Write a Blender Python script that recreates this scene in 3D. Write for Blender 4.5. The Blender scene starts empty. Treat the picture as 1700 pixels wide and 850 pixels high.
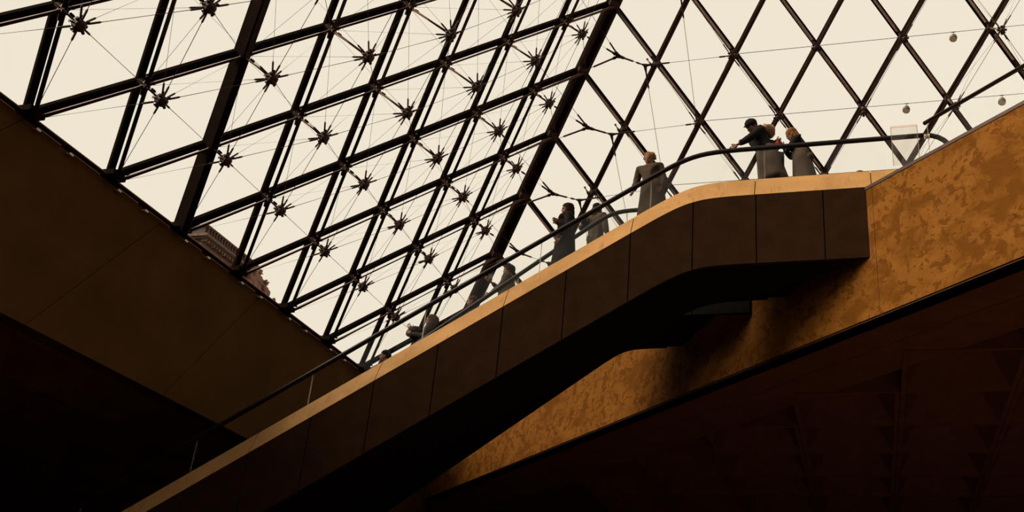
import bpy, bmesh, math, random
from mathutils import Vector, Matrix, Quaternion, noise
random.seed(7)
SC = bpy.context.scene
COL = SC.collection
V = Vector
# ------------------------------------------------------------------ camera
RES_X, FPX, PPX = 1700.0, 1696.2, 989.7
cam_d = bpy.data.cameras.new('camera'); cam = bpy.data.objects.new('camera', cam_d); COL.objects.link(cam)
cam_d.sensor_width = 36.0; cam_d.lens = 36.0 * FPX / RES_X
cam_d.shift_x = (RES_X / 2 - PPX) / RES_X
cam_d.clip_start = 0.1; cam_d.clip_end = 500
CR = Matrix(((0.24060118, -0.43060276, -0.86988064), (-0.96890988, -0.05331092, -0.2416021), (0.05766042, 0.90096571, -0.43004194)))
CP = V((-26.5107, -12.34, -8.326))
cam.matrix_world = Matrix.Translation(CP) @ CR.to_4x4()
SC.camera = cam
def project(P):
    q = CR.transposed() @ (V(P) - CP)
    if q.z > -0.1: return (-9999, -9999)
    return (PPX + FPX * q.x / -q.z, 425 - FPX * q.y / -q.z)
# ------------------------------------------------------------------ world, sun, exposure
SC.view_settings.view_transform = 'Standard'; SC.view_settings.look = 'None'
SC.view_settings.gamma = 1.0; SC.view_settings.exposure = 0.0
W = bpy.data.worlds.new('overcast_sky'); SC.world = W; W.use_nodes = True
bg = W.node_tree.nodes['Background']
bg.inputs[0].default_value = (0.94, 0.85, 0.70, 1); bg.inputs[1].default_value = 1.0
sd = bpy.data.lights.new('sun_through_cloud', 'SUN'); sun = bpy.data.objects.new('sun_through_cloud', sd); COL.objects.link(sun)
sd.energy = 8.0; sd.angle = math.radians(42); sd.color = (1.0, 0.9, 0.72)
sun.rotation_euler = V((.55, -1.0, -0.80)).to_track_quat('-Z', 'Y').to_euler()
sun.location = (-40, 10, 50)
SC.cycles.transparent_max_bounces = 24
SC.cycles.max_bounces = 6

# ------------------------------------------------------------------ materials
def mat(name, col, rough=0.6, metal=0.0, col2=None, scale=3.0, bump=0.0, stretch=(1, 1, 1), rot=0.0, spec=0.5, patch=None, streak=None, fine=0.0):
    m = bpy.data.materials.new(name); m.use_nodes = True
    nt = m.node_tree; N = nt.nodes; L = nt.links
    b = N['Principled BSDF']
    b.inputs['Roughness'].default_value = rough; b.inputs['Metallic'].default_value = metal
    b.inputs['Specular IOR Level'].default_value = spec
    b.inputs['Base Color'].default_value = (*col, 1)
    if col2 is None and not bump: return m
    tc = N.new('ShaderNodeTexCoord'); mp = N.new('ShaderNodeMapping')
    mp.inputs['Rotation'].default_value = (0, 0, rot); mp.inputs['Scale'].default_value = stretch
    L.new(tc.outputs['Object'], mp.inputs['Vector'])
    nz = N.new('ShaderNodeTexNoise'); nz.inputs['Scale'].default_value = scale; nz.inputs['Detail'].default_value = 8; nz.inputs['Roughness'].default_value = 0.65
    L.new(mp.outputs[0], nz.inputs['Vector'])
    last = None
    if col2 is not None:
        rp = N.new('ShaderNodeValToRGB'); rp.color_ramp.elements[0].position = 0.35; rp.color_ramp.elements[1].position = 0.65
        rp.color_ramp.elements[0].color = (*col2, 1); rp.color_ramp.elements[1].color = (*col, 1)
        L.new(nz.outputs['Fac'], rp.inputs['Fac']); last = rp.outputs['Color']
        for spec_ in (patch or []):
            pc, ps, lo, hi = spec_[:4]
            n2 = N.new('ShaderNodeTexNoise'); n2.inputs['Scale'].default_value = ps; n2.inputs['Detail'].default_value = 6; n2.inputs['Roughness'].default_value = 0.6
            n2.inputs['Distortion'].default_value = 0.4
            if len(spec_) > 4:
                mp2 = N.new('ShaderNodeMapping'); mp2.inputs['Rotation'].default_value = (0, 0, rot); mp2.inputs['Scale'].default_value = spec_[4]
                L.new(tc.outputs['Object'], mp2.inputs['Vector']); L.new(mp2.outputs[0], n2.inputs['Vector'])
            else:
                L.new(tc.outputs['Object'], n2.inputs['Vector'])
            r2 = N.new('ShaderNodeValToRGB'); r2.color_ramp.elements[0].position = lo; r2.color_ramp.elements[1].position = hi
            r2.color_ramp.elements[0].color = (0, 0, 0, 1); r2.color_ramp.elements[1].color = (1, 1, 1, 1)
            L.new(n2.outputs['Fac'], r2.inputs['Fac'])
            mx = N.new('ShaderNodeMixRGB'); L.new(r2.outputs['Color'], mx.inputs['Fac'])
            L.new(last, mx.inputs['Color1']); mx.inputs['Color2'].default_value = (*pc, 1); last = mx.outputs['Color']
        if fine:
            n3 = N.new('ShaderNodeTexNoise'); n3.inputs['Scale'].default_value = 60; n3.inputs['Detail'].default_value = 3
            L.new(tc.outputs['Object'], n3.inputs['Vector'])
            mr = N.new('ShaderNodeMapRange'); mr.inputs['From Min'].default_value = 0.25; mr.inputs['From Max'].default_value = 0.75
            mr.inputs['To Min'].default_value = 1 - fine; mr.inputs['To Max'].default_value = 1 + fine
            L.new(n3.outputs['Fac'], mr.inputs['Value'])
            mm = N.new('ShaderNodeMixRGB'); mm.blend_type = 'MULTIPLY'; mm.inputs['Fac'].default_value = 1
            L.new(last, mm.inputs['Color1']); L.new(mr.outputs[0], mm.inputs['Color2']); last = mm.outputs['Color']
        L.new(last, b.inputs['Base Color'])
    if bump:
        bp = N.new('ShaderNodeBump'); bp.inputs['Strength'].default_value = bump; bp.inputs['Distance'].default_value = 0.02
        L.new(nz.outputs['Fac'], bp.inputs['Height']); L.new(bp.outputs[0], b.inputs['Normal'])
    return m
def glass_mat(name, tint=(0.975, 0.975, 0.965), gloss=0.07, frost=0.0):
    m = bpy.data.materials.new(name); m.use_nodes = True
    nt = m.node_tree; N = nt.nodes; L = nt.links; N.clear()
    o = N.new('ShaderNodeOutputMaterial'); t = N.new('ShaderNodeBsdfTransparent'); t.inputs[0].default_value = (*tint, 1)
    g = N.new('ShaderNodeBsdfGlossy'); g.inputs['Roughness'].default_value = 0.02
    lw = N.new('ShaderNodeLayerWeight'); lw.inputs['Blend'].default_value = 0.5
    pw = N.new('ShaderNodeMath'); pw.operation = 'POWER'; pw.inputs[1].default_value = 5; L.new(lw.outputs['Facing'], pw.inputs[0])
    f = N.new('ShaderNodeMath'); f.operation = 'MULTIPLY_ADD'; f.inputs[1].default_value = gloss * 2; f.inputs[2].default_value = gloss * .25; L.new(pw.outputs[0], f.inputs[0])
    mx = N.new('ShaderNodeMixShader'); L.new(f.outputs[0], mx.inputs[0]); L.new(t.outputs[0], mx.inputs[1]); L.new(g.outputs[0], mx.inputs[2])
    if frost:
        d = N.new('ShaderNodeBsdfTranslucent'); d.inputs[0].default_value = (.8, .75, .68, 1)
        m2 = N.new('ShaderNodeMixShader'); m2.inputs[0].default_value = frost
        L.new(mx.outputs[0], m2.inputs[1]); L.new(d.outputs[0], m2.inputs[2]); L.new(m2.outputs[0], o.inputs[0])
    else: L.new(mx.outputs[0], o.inputs[0])
    return m
D45 = math.radians(-45)
M = {}
M['bar'] = mat('black_anodised_mullion', (0.009, 0.004, 0.0025), 0.9, 0.0, (0.005, 0.0025, 0.0015), 2, spec=.01)
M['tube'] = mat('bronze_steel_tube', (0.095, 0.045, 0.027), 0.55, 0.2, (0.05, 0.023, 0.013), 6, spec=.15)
M['tube_dark'] = mat('dark_and_shaded_steel_tube', (0.035, 0.014, 0.008), 0.5, 0.4, (0.02, 0.009, 0.006), 6, spec=.15)
M['cast'] = mat('cast_steel', (0.055, 0.026, 0.016), 0.5, 0.5, (0.018, 0.008, 0.006), 14, 0.3, spec=.2)
M['cable'] = mat('steel_cable', (0.06, 0.022, 0.012), 0.6, 0.4, spec=.2)
M['glass'] = glass_mat('facade_glass')
M['bglass'] = glass_mat('balustrade_glass', (0.985, 0.985, 0.975), gloss=.035)
M['railglass'] = glass_mat('railing_glass', (0.99, 0.99, 0.985), gloss=.003)
M['pipe'] = mat('bronze_pipe_highlight', (0.26, 0.135, 0.075), 0.5, 0.2)  # bronze pipe lightened so the colour carries its highlight
M['strut'] = mat('bronze_strut', (0.22, 0.115, 0.068), 0.45, 0.3, (0.15, 0.075, 0.045), 8, spec=.3)
M['acrylic'] = glass_mat('frosted_acrylic', (0.96, 0.94, 0.92), frost=0.03)
M['acedge'] = glass_mat('acrylic_edge', (0.86, 0.8, 0.76), frost=0.25)
M['lwall'] = mat('brown_cast_concrete', (0.075, 0.034, 0.0075), 0.85, 0, (0.052, 0.022, 0.0045), 0.8, 0.1, spec=.05, fine=.18)
M['rwall'] = mat('stained_board_marked_concrete', (0.145, 0.054, 0.0085), 0.8, 0, (0.115, 0.041, 0.006), 2.2, 0.25, (1, 0.12, 1.6), D45, spec=.03,
                 patch=[((0.080, 0.026, 0.0022), 1.5, 0.48, 0.62, (1, .5, 1.3)), ((0.078, 0.025, 0.0022), 5.2, 0.53, 0.57), ((0.082, 0.027, 0.0025), 11.0, 0.58, 0.61), ((0.052, 0.016, 0.002), 9.0, 0.64, 0.67, (1, .3, 2.0))], fine=.12)
M['kerb'] = mat('honed_beige_stone', (0.37, 0.195, 0.075), 0.65, 0, (0.30, 0.155, 0.056), 1.6, 0.05, (1, .35, 1), spec=.03, patch=[((0.24, 0.12, 0.042), 1.3, 0.50, 0.74), ((0.24, 0.125, 0.045), 6, 0.56, 0.70, (1, 2.5, .5))], fine=.1)
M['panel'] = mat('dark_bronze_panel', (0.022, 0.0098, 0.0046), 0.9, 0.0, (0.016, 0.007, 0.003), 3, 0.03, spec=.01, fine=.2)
M['soffit'] = mat('shade_black_soffit', (0.008, 0.006, 0.005), 0.9, spec=.1)  # near-black colour stands in for the deep shade under the flights
M['step'] = mat('grooved_step_metal', (0.05, 0.04, 0.03), 0.5, 0.6)
M['rubber'] = mat('black_rubber_handrail', (0.007, 0.004, 0.003), 0.45, spec=.12)
M['ceil'] = mat('coffered_dark_concrete', (0.17, 0.068, 0.034), 0.85, 0, (0.12, 0.046, 0.022), 2, spec=.1)
M['floor'] = mat('low_bounce_floor', (0.13, 0.07, 0.045), 0.6, 0, (0.10, 0.055, 0.035), 1)  # unseen pale floor, darkened to hold back light bounced onto the undersides
M['plaza'] = mat('plaza_paving', (0.25, 0.2, 0.15), 0.8, 0, (0.2, 0.16, 0.12), 1)
M['palace'] = mat('weathered_palace_stone', (0.115, 0.058, 0.037), 0.9, 0, (0.05, 0.025, 0.017), 3.5, 0.5)
M['statue'] = mat('carved_red_brown_stone', (0.20, 0.093, 0.055), 0.85, 0, (0.09, 0.038, 0.022), 5, 0.6)
M['slate'] = mat('palace_dark_stone', (0.045, 0.025, 0.018), 0.9, 0, (0.03, 0.016, 0.01), 3)
M['skin'] = mat('skin', (0.16, 0.062, 0.028), 0.6, spec=.2)
M['eye'] = mat('eye', (0.02, 0.015, 0.01), 0.2)
M['lamp'] = mat('lamp_housing', (0.16, 0.12, 0.09), 0.4, 0.4)
M['lens'] = mat('lamp_lens', (0.45, 0.38, 0.3), 0.2)
M['clip'] = mat('pale_metal_clip', (0.6, 0.5, 0.4), 0.35, 0.6)
def cloth(name, c, k=0.7): return mat(name, c, 0.95, 0, tuple(x * k for x in c), 9, 0.35, spec=.1)

# ------------------------------------------------------------------ helpers
def obj(name, bm, m, parent=None, smooth=False, kind=None):
    me = bpy.data.meshes.new(name)
    bmesh.ops.recalc_face_normals(bm, faces=bm.faces)
    if smooth:
        for f in bm.faces: f.smooth = True
    bm.to_mesh(me); bm.free()
    for mm in (m if isinstance(m, (list, tuple)) else [m]): me.materials.append(mm)
    o = bpy.data.objects.new(name, me); COL.objects.link(o)
    if parent is not None: o.parent = parent; o.matrix_parent_inverse = parent.matrix_world.inverted() if False else Matrix.Translation(-parent.location) if parent.get('_w') else Matrix.Identity(4)
    if kind: o['kind'] = kind
    return o
def thing(name, label, cat, loc=(0, 0, 0), group=None, kind=None):
    o = bpy.data.objects.new(name, None); COL.objects.link(o); o.location = loc; o.empty_display_size = 0.1
    o['_w'] = 1
    if kind: o['kind'] = kind
    if label: o['label'] = label
    if cat: o['category'] = cat
    if group: o['group'] = group
    return o
def tag(o, label, cat, group=None):
    o['label'] = label; o['category'] = cat
    if group: o['group'] = group
    return o
def struct(name, bm, m, parent=None): return obj(name, bm, m, parent, kind='structure' if parent is None else None)
def B(): return bmesh.new()
def add_hexa(bm, P, mi=0):
    v = [bm.verts.new(p) for p in P]
    fs = [bm.faces.new([v[k] for k in q]) for q in ((0, 1, 2, 3), (7, 6, 5, 4), (0, 4, 5, 1), (1, 5, 6, 2), (2, 6, 7, 3), (3, 7, 4, 0))]
    for f in fs: f.material_index = mi
    return fs
def add_box(bm, a, b, mi=0):
    x0, y0, z0 = a; x1, y1, z1 = b
    return add_hexa(bm, [(x0, y0, z0), (x1, y0, z0), (x1, y1, z0), (x0, y1, z0), (x0, y0, z1), (x1, y0, z1), (x1, y1, z1), (x0, y1, z1)], mi)
def add_prism(bm, poly, z0, z1):
    n = len(poly); lo = [bm.verts.new((x, y, z0)) for x, y in poly]; hi = [bm.verts.new((x, y, z1)) for x, y in poly]
    bm.faces.new(lo[::-1]); bm.faces.new(hi)
    for i in range(n): bm.faces.new([lo[i], lo[(i + 1) % n], hi[(i + 1) % n], hi[i]])
def frame_of(d, up=None):
    d = d.normalized(); up = up or (V((0, 0, 1)) if abs(d.z) < 0.95 else V((1, 0, 0)))
    a = d.cross(up).normalized(); b = a.cross(d).normalized(); return a, b
def add_bar(bm, p, q, w, nrm, n0, n1):
    """bar from p to q, width w, spanning n0..n1 along nrm"""
    d = (q - p).normalized(); s = d.cross(nrm).normalized() * (w / 2)
    add_hexa(bm, [p - s + nrm * n0, p + s + nrm * n0, q + s + nrm * n0, q - s + nrm * n0, p - s + nrm * n1, p + s + nrm * n1, q + s + nrm * n1, q - s + nrm * n1])
def add_tube(bm, pts, rad, seg=8, cap=True):
    """pts list of Vector, rad list or number"""
    n = len(pts); rad = rad if isinstance(rad, (list, tuple)) else [rad] * n
    rings = []; a = b = None
    for i, p in enumerate(pts):
        d = (pts[min(i + 1, n - 1)] - pts[max(i - 1, 0)]).normalized()
        if a is None: a, b = frame_of(d)
        else:
            a = (a - d * a.dot(d)).normalized(); b = d.cross(a).normalized()
        rings.append([bm.verts.new(p + (a * math.cos(t) + b * math.sin(t)) * rad[i]) for t in (2 * math.pi * k / seg for k in range(seg))])
    for r0, r1 in zip(rings, rings[1:]):
        for k in range(seg): bm.faces.new([r0[k], r0[(k + 1) % seg], r1[(k + 1) % seg], r1[k]])
    if cap: bm.faces.new(rings[0][::-1]); bm.faces.new(rings[-1])
def add_blob(bm, c, r, sub=2, rot=None):
    r = V(r) if not isinstance(r, (int, float)) else V((r, r, r))
    mt = Matrix.Translation(c) @ (rot.to_4x4() if rot else Matrix.Identity(4)) @ Matrix.Diagonal((*r, 1))
    bmesh.ops.create_icosphere(bm, subdivisions=sub, radius=1, matrix=mt)
    return []
def add_cable(bm, p, q, r, t0=0.0, t1=0.0, R=0.017, off=0.09):
    """thin cable with thick turnbuckles of length t0/t1 at either end"""
    d = (q - p); Ln = d.length; d = d / Ln
    a = p + d * (off + t0 - .01) if t0 else p
    b_ = q - d * (off + t1 - .01) if t1 else q
    add_tube(bm, [a, b_], r, 6)
    out = []
    if t0: out.append((p + d * off, d, t0))
    if t1: out.append((q - d * off, -d, t1))
    return out, R, r
def cable(parent, p, q, r, t0=0.0, t1=0.0, R=0.017, off=0.09):
    """cable part with its thicker turnbuckles as sub-parts"""
    bm = B(); ends, R, r = add_cable(bm, p, q, r, t0, t1, R, off)
    c = obj('cable', bm, M['cable'], parent)
    for e, d, L1 in ends:
        bm = B(); add_tube(bm, [e, e + d * .04, e + d * (L1 - .03), e + d * L1], [R * .7, R, R, r], 6)
        obj('turnbuckle', bm, M['cast'], c)
    return c

# ------------------------------------------------------------------ pyramid lattice (faces meet along one corner ridge at the origin)
S = 1.968; HP = 21.65
uA = V((-S, 0, 0)); uB = V((0, -S, 0)); w = V((-S * 9, -S * 9, HP)) / 18
def inward(u):
    n = u.cross(w).normalized()
    return n if n.dot(V((-1, -1, -.1))) > 0 else -n
nA, nB = inward(uA), inward(uB)
def node(f, i, j): return (uA if f == 'A' else uB) * i + w * j
def seen(P, m=260):
    x, y = project(P); return -m < x < 1700 + m and -m - 60 < y < 850 + m
DA = {(7, 1): .71, (8, 1): .70, (6, 2): 1.05, (5, 3): 1.32, (4, 4): 1.46, (6, 1): .65, (5, 2): 1.0, (4, 3): 1.2, (3, 4): 1.2, (2, 5): 1.07, (1, 6): .75, (5, 1): .62, (4, 2): .85, (3, 3): .99, (4, 1): .54, (3, 1): .47, (3, 2): .74, (2, 3): .78, (1, 4): .66, (1, 5): .73, (2, 1): .39, (2, 2): .60, (1, 3): .59, (1, 2): .47, (7, 2): 1.12}
DB = {(2, 6): 1.05, (3, 6): 1.2, (4, 6): 1.15, (5, 6): 1.9, (2, 5): .8, (3, 5): 1.0, (4, 5): 1.5, (5, 5): 1.86}
def depth(f, i, j):
    if f == 'A':
        if (i, j) in DA: return DA[(i, j)]
        return max(.3, min(1.6, .0281 + .0723 * i + .157 * j - .0078 * i * i + .0544 * i * j - .0165 * j * j))
    if (i, j) in DB: return DB[(i, j)]
    return {1: .35, 2: .7, 3: .9, 4: 1.15, 5: 1.6, 6: 1.7}.get(i, 1.7) * (.55 + .09 * min(j, 7))
def hub(f, i, j): return node(f, i, j) + (nA if f == 'A' else nB) * depth(f, i, j)
NI, NJ = 11, 10
nodes = {f: [(i, j) for i in range(0, NI + 1) for j in range(0, NJ + 1) if seen(node(f, i, j))] for f in 'AB'}
JMAX = 11
FACE = {}
for f, u, n, wn in (('A', uA, nA, 'window_1'), ('B', uB, nB, 'window_2')):
    root = thing(wn, None, None, kind='structure'); FACE[f] = root
    # panes: one shared rhombus
    def pane_mesh(corners):
        bm = B(); c = sum(corners, V()) / len(corners)
        inn = [c + (p - c) * 0.985 for p in corners]
        lo = [bm.verts.new(p - n * .05) for p in inn]; hi = [bm.verts.new(p - n * .03) for p in inn]
        bm.faces.new(lo[::-1]); bm.faces.new(hi)
        for k in range(len(lo)): bm.faces.new([lo[k], lo[(k + 1) % len(lo)], hi[(k + 1) % len(lo)], hi[k]])
        bmesh.ops.recalc_face_normals(bm, faces=bm.faces)
        me = bpy.data.meshes.new('pane'); bm.to_mesh(me); bm.free(); me.materials.append(M['glass']); return me
    rh = pane_mesh([V((0, 0, 0)), w, w * 2 - u, w - u]); tri = pane_mesh([V((0, 0, 0)), u, w])
    for i in range(0, NI + 1):
        for j in range(0, NJ + 1):
            if i >= 1 and any(seen(node(f, *k), 150) for k in ((i, j), (i, j + 1), (i - 1, j + 2), (i - 1, j + 1))):
                o = bpy.data.objects.new('pane', rh); COL.objects.link(o); o.location = node(f, i, j); o.parent = root
        if seen(node(f, i, 0), 250):
            o = bpy.data.objects.new('pane', tri); COL.objects.link(o); o.location = node(f, i, 0); o.parent = root
    WD = .125 if f == 'A' else .13
    for k in range(1, NI + 1):      # steep mullions, parallel to the ridge
        js = [j for j in range(0, JMAX) if seen(node(f, k, j), 350)]
        if len(js) < 2: continue
        p, q = node(f, k, js[0]), node(f, k, js[-1])
        bm = B(); thick = (f == 'A' and k == 6)
        add_bar(bm, p, q, WD * (1.25 if thick else 1), n, -.05, (.015 if f == 'A' else .05) if not thick else .24); obj('mullion', bm, M['bar'], root)
        if not thick:
            bm = B(); add_tube(bm, [p + n * .225, q + n * .225], .034, 10); obj('tube', bm, M['tube_dark'] if f == 'A' else M['tube'], root, True)  # left steep tubes get a dark copy, their shade in the colour
        else:
            bm = B(); add_tube(bm, [p + n * .26, q + n * .26], .05, 10); obj('tube', bm, M['tube_dark'], root, True)
    for k in range(1, 18):          # shallow mullions, parallel to the other slant edge
        js = [j for j in range(0, k + 1) if seen(node(f, k - j, j), 350)]
        if len(js) < 2: continue
        p, q = node(f, k - js[0], js[0]), node(f, k - js[-1], js[-1])
        bm = B(); add_bar(bm, p, q, (WD + .03) if (f == 'A' and k == 6) else WD, n, -.05, .03 if f == 'A' else .05); obj('mullion', bm, M['bar'], root)
        bm = B(); add_tube(bm, [p + n * (.175 if f == 'A' else .13), q + n * (.175 if f == 'A' else .13)], .034, 10); obj('tube', bm, M['tube'], root, True)  # shallow tubes keep the brighter bronze, their lit look in the colour
    # ribs along the mullion faces, seen as fine lines on the entrance side
    if f == 'B':
        for k in range(1, 9):
            js = [j for j in range(0, JMAX) if seen(node(f, k, j), 350)]
            if len(js) > 1:
                bm = B(); d = (w).normalized().cross(n)
                for sgn in (-1, 1): add_bar(bm, node(f, k, js[0]) + d * .05 * sgn, node(f, k, js[-1]) + d * .05 * sgn, .012, n, .05, .075)
                obj('glazing_bead', bm, M['tube'], root)
    # node brackets at every crossing
    for (i, j) in nodes[f]:
        if i == 0 or j == 0: continue
        P = node(f, i, j); bm = B()
        add_tube(bm, [P + n * .03, P + n * .25], [.085, .06], 8)
        for dd in (w.normalized(), (w - u).normalized()):
            for sg in (-1, 1): add_tube(bm, [P + n * .17 + dd * .05 * sg, P + n * .17 + dd * .17 * sg], [.05, .036], 6)
        obj('node_bracket', bm, M['cast'], root)

# the two faces behind the camera (mullions only, outside the picture)
for nm, u0, org in (('window_3', V((0, -S, 0)), V((-S * 18, 0, 0))), ('window_4', V((-S, 0, 0)), V((0, -S * 18, 0)))):
    root = thing(nm, None, None, kind='structure'); apex = w * 18; ww = (apex - org) / 18
    n = u0.cross(ww).normalized()
    n = n if n.dot(V((-9 * S, -9 * S, 0)) - org - u0 * 9) > 0 else -n
    for k in range(0, 18):
        bm = B(); add_bar(bm, org + u0 * k, org + u0 * k + ww * (18 - k), .2, n, -.05, .2)
        e = org + u0 * (k + 1)
        add_bar(bm, e, e + (ww - u0) * (k + 1), .2, n, -.05, .2)
        obj('mullion', bm, M['bar'], root)
# base brackets where bars meet the ledge (left face)
for (i, j) in nodes['A']:
    if j == 0 and i > 0:
        P = node('A', i, 0); bm = B()
        add_box(bm, (P.x - .16, P.y - .22, P.z - .03), (P.x + .16, P.y + .06, P.z + .07))
        add_tube(bm, [P + V((-.02, -.12, .08)), P + V((.22, -.2, .15))], [.03, .022], 6)
        obj('base_shoe', bm, M['bar'], FACE['A'])

# corner ridge beam
rj = [j for j in range(0, 12)]
nC = V((-1, -1, -.35)).normalized()
nC = (nC - w.normalized() * nC.dot(w.normalized())).normalized()
ridge = thing('trim_1', None, None, kind='structure')
P0, P1 = w * 0.0, w * 10
bm = B(); add_bar(bm, P0, P1, .30, nC, -.05, .16); obj('ridge_beam', bm, M['bar'], ridge)
sd_ = w.normalized().cross(nC)
for s_ in (-1, 1):
    bm = B(); add_tube(bm, [P0 + nC * .20 + sd_ * .11 * s_, P1 + nC * .20 + sd_ * .11 * s_], .04, 10); obj('ridge_tube', bm, M['tube_dark'], ridge, True)
for j in range(1, 9):
    bm = B(); P = w * j
    add_bar(bm, P - w.normalized() * .09 + nC * .02, P + w.normalized() * .09 + nC * .02, .29, nC, .0, .2)
    obj('ridge_clamp', bm, M['cast'], ridge)

# ------------------------------------------------------------------ truss struts, hubs and cables
ORD = ['zeroth', 'first', 'second', 'third', 'fourth', 'fifth', 'sixth', 'seventh', 'eighth', 'ninth', 'tenth', 'eleventh', 'twelfth']
def have(f, i, j): return i >= 1 and j >= 1 and (i, j) in nodes[f]
def make_strut(f, i, j):
    n = nA if f == 'A' else nB; u = uA if f == 'A' else uB
    P = node(f, i, j); d = depth(f, i, j); Hh = hub(f, i, j)
    if f == 'A':
        lab = 'spiked steel hub left of the ridge, %s from the ridge, %s row above ledge' % (ORD[i], ORD[j])
    else:
        lab = 'steel strut hub right of the ridge, %s from the ridge, %s row above ground' % (ORD[i], ORD[j])
    t = thing('truss_strut', lab, 'truss hub', P, 'steel truss hubs of the %s glass face' % ('left' if f == 'A' else 'right'))
    bm = B(); add_tube(bm, [P + n * .1, P + n * (d - .06)], .032 if f == 'A' else .03, 10); obj('strut', bm, M['strut'], t, True)
    bm = B(); ws = w.normalized(); vs = (w - u).normalized()
    hr = .095 if f == 'A' else .05
    add_tube(bm, [Hh - n * .10, Hh - n * .07, Hh + n * .05, Hh + n * .075], [hr * .6, hr, hr, hr * .55], 10)
    for k in range(8):
        e = (ws * math.cos(k * math.pi / 4 + .2) + ws.cross(n) * math.sin(k * math.pi / 4 + .2))
        add_tube(bm, [Hh + e * hr * .6 + n * (.02 if k % 2 else -.04), Hh + e * (hr + .05) + n * (.02 if k % 2 else -.04)], [.034, .026], 6)
    add_tube(bm, [Hh - n * .02 + ws * .05, Hh - n * .02 + ws * .05 - V((0, 0, .12))], [.03, .02], 6)
    obj('hub', bm, M['cast'], t, False)
    if f == 'A' and d > .5:
        bm = B(); c = P + n * .32 + ws.cross(n) * .075
        for kk in range(2): add_tube(bm, [c + n * (.055 * kk - .04), c + n * (.055 * kk - .005)], [.026, .022], 6)
        add_tube(bm, [c - n * .12, Hh + ws.cross(n) * .05], .006, 6)
        obj('clamp', bm, M['bar'], t)
    out = []
    for a, b_ in ((0, 1), (-1, 1)):                                   # hub to hub
        if have(f, i + a, j + b_) : out.append((hub(f, i + a, j + b_), .0055, 1))
    for a, b_ in (((0, 1), (-1, 1), (-1, 0), (0, -1), (1, -1), (1, 0)) if f == 'A' else ((0, 1), (-1, 1), (0, -1), (1, -1))):  # hub to neighbouring frame nodes
        if i + a >= 0 and j + b_ >= 0 and (f == 'A' or i > 1):
            thick = (a, b_) == (-1, 0) or j + b_ == 0
            out.append((node(f, i + a, j + b_) + n * .17, .0052 if thick else .0032, 0))
    for Q, r, both in out:
        cable(t, Hh, Q, r, .22 if f == 'A' else .28, (.22 if both else 0), .017 if f == 'A' else .013, .09)
    return t
for f in 'AB':
    for (i, j) in nodes[f]:
        if i >= 1 and j >= 1 and (f == 'A' or (i >= 2 and j >= 2)) and i <= 9: make_strut(f, i, j)

# horizontal cable lines of the right face with hanging spotlights
def wire_pt(j, t):   # t in lattice units along the face
    return node('B', 0, j) + uB * t + nB * (.33)
for j, nm in ((4, 'lowest'), (5, 'middle'), (6, 'upper'), (7, 'topmost')):
    bm = B(); add_tube(bm, [wire_pt(j, 2.0), wire_pt(j, 9)], .007, 6)
    tag(obj('horizontal_cable', bm, M['cable']), '%s thin horizontal cable strung across the right glass face' % nm, 'cable', None)
def spotlight(P, label, s=1.0):
    t = thing('spotlight', label, 'spotlight', P, 'small spotlights hung on the cables')
    bm = B(); add_tube(bm, [P, P - V((0, 0, .09)) * s], .007, 6); add_tube(bm, [P + uB * .02, P - uB * .02], .015, 6); obj('hanger', bm, M['bar'], t)
    d = V((-.35, .25, -1)).normalized(); c = P - V((0, 0, .11)) * s
    bm = B(); add_tube(bm, [c - d * .03, c, c + d * .06, c + d * .13], [.02 * s, .06 * s, .085 * s, .085 * s], 12); hs = obj('housing', bm, M['lamp'], t, True)
    bm = B(); add_tube(bm, [c + d * .131, c + d * .14], [.075 * s, .07 * s], 12); obj('lens', bm, M['lens'], hs)
spotlight(wire_pt(6, 4.58), 'small spotlight hanging from the upper cable near the right edge', 1.0)
spotlight(wire_pt(5, 4.52), 'small spotlight hanging from lower cable directly above the clear plate', 1.0)
spotlight(wire_pt(5, 5.60), 'small spotlight hanging above the stained concrete wall at far right', 1.0)
spotlight(hub('A', 5, 4) + V((.1, .05, -.1)), 'small spotlight beside a hub at top centre of left glass face', 1.0)

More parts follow.
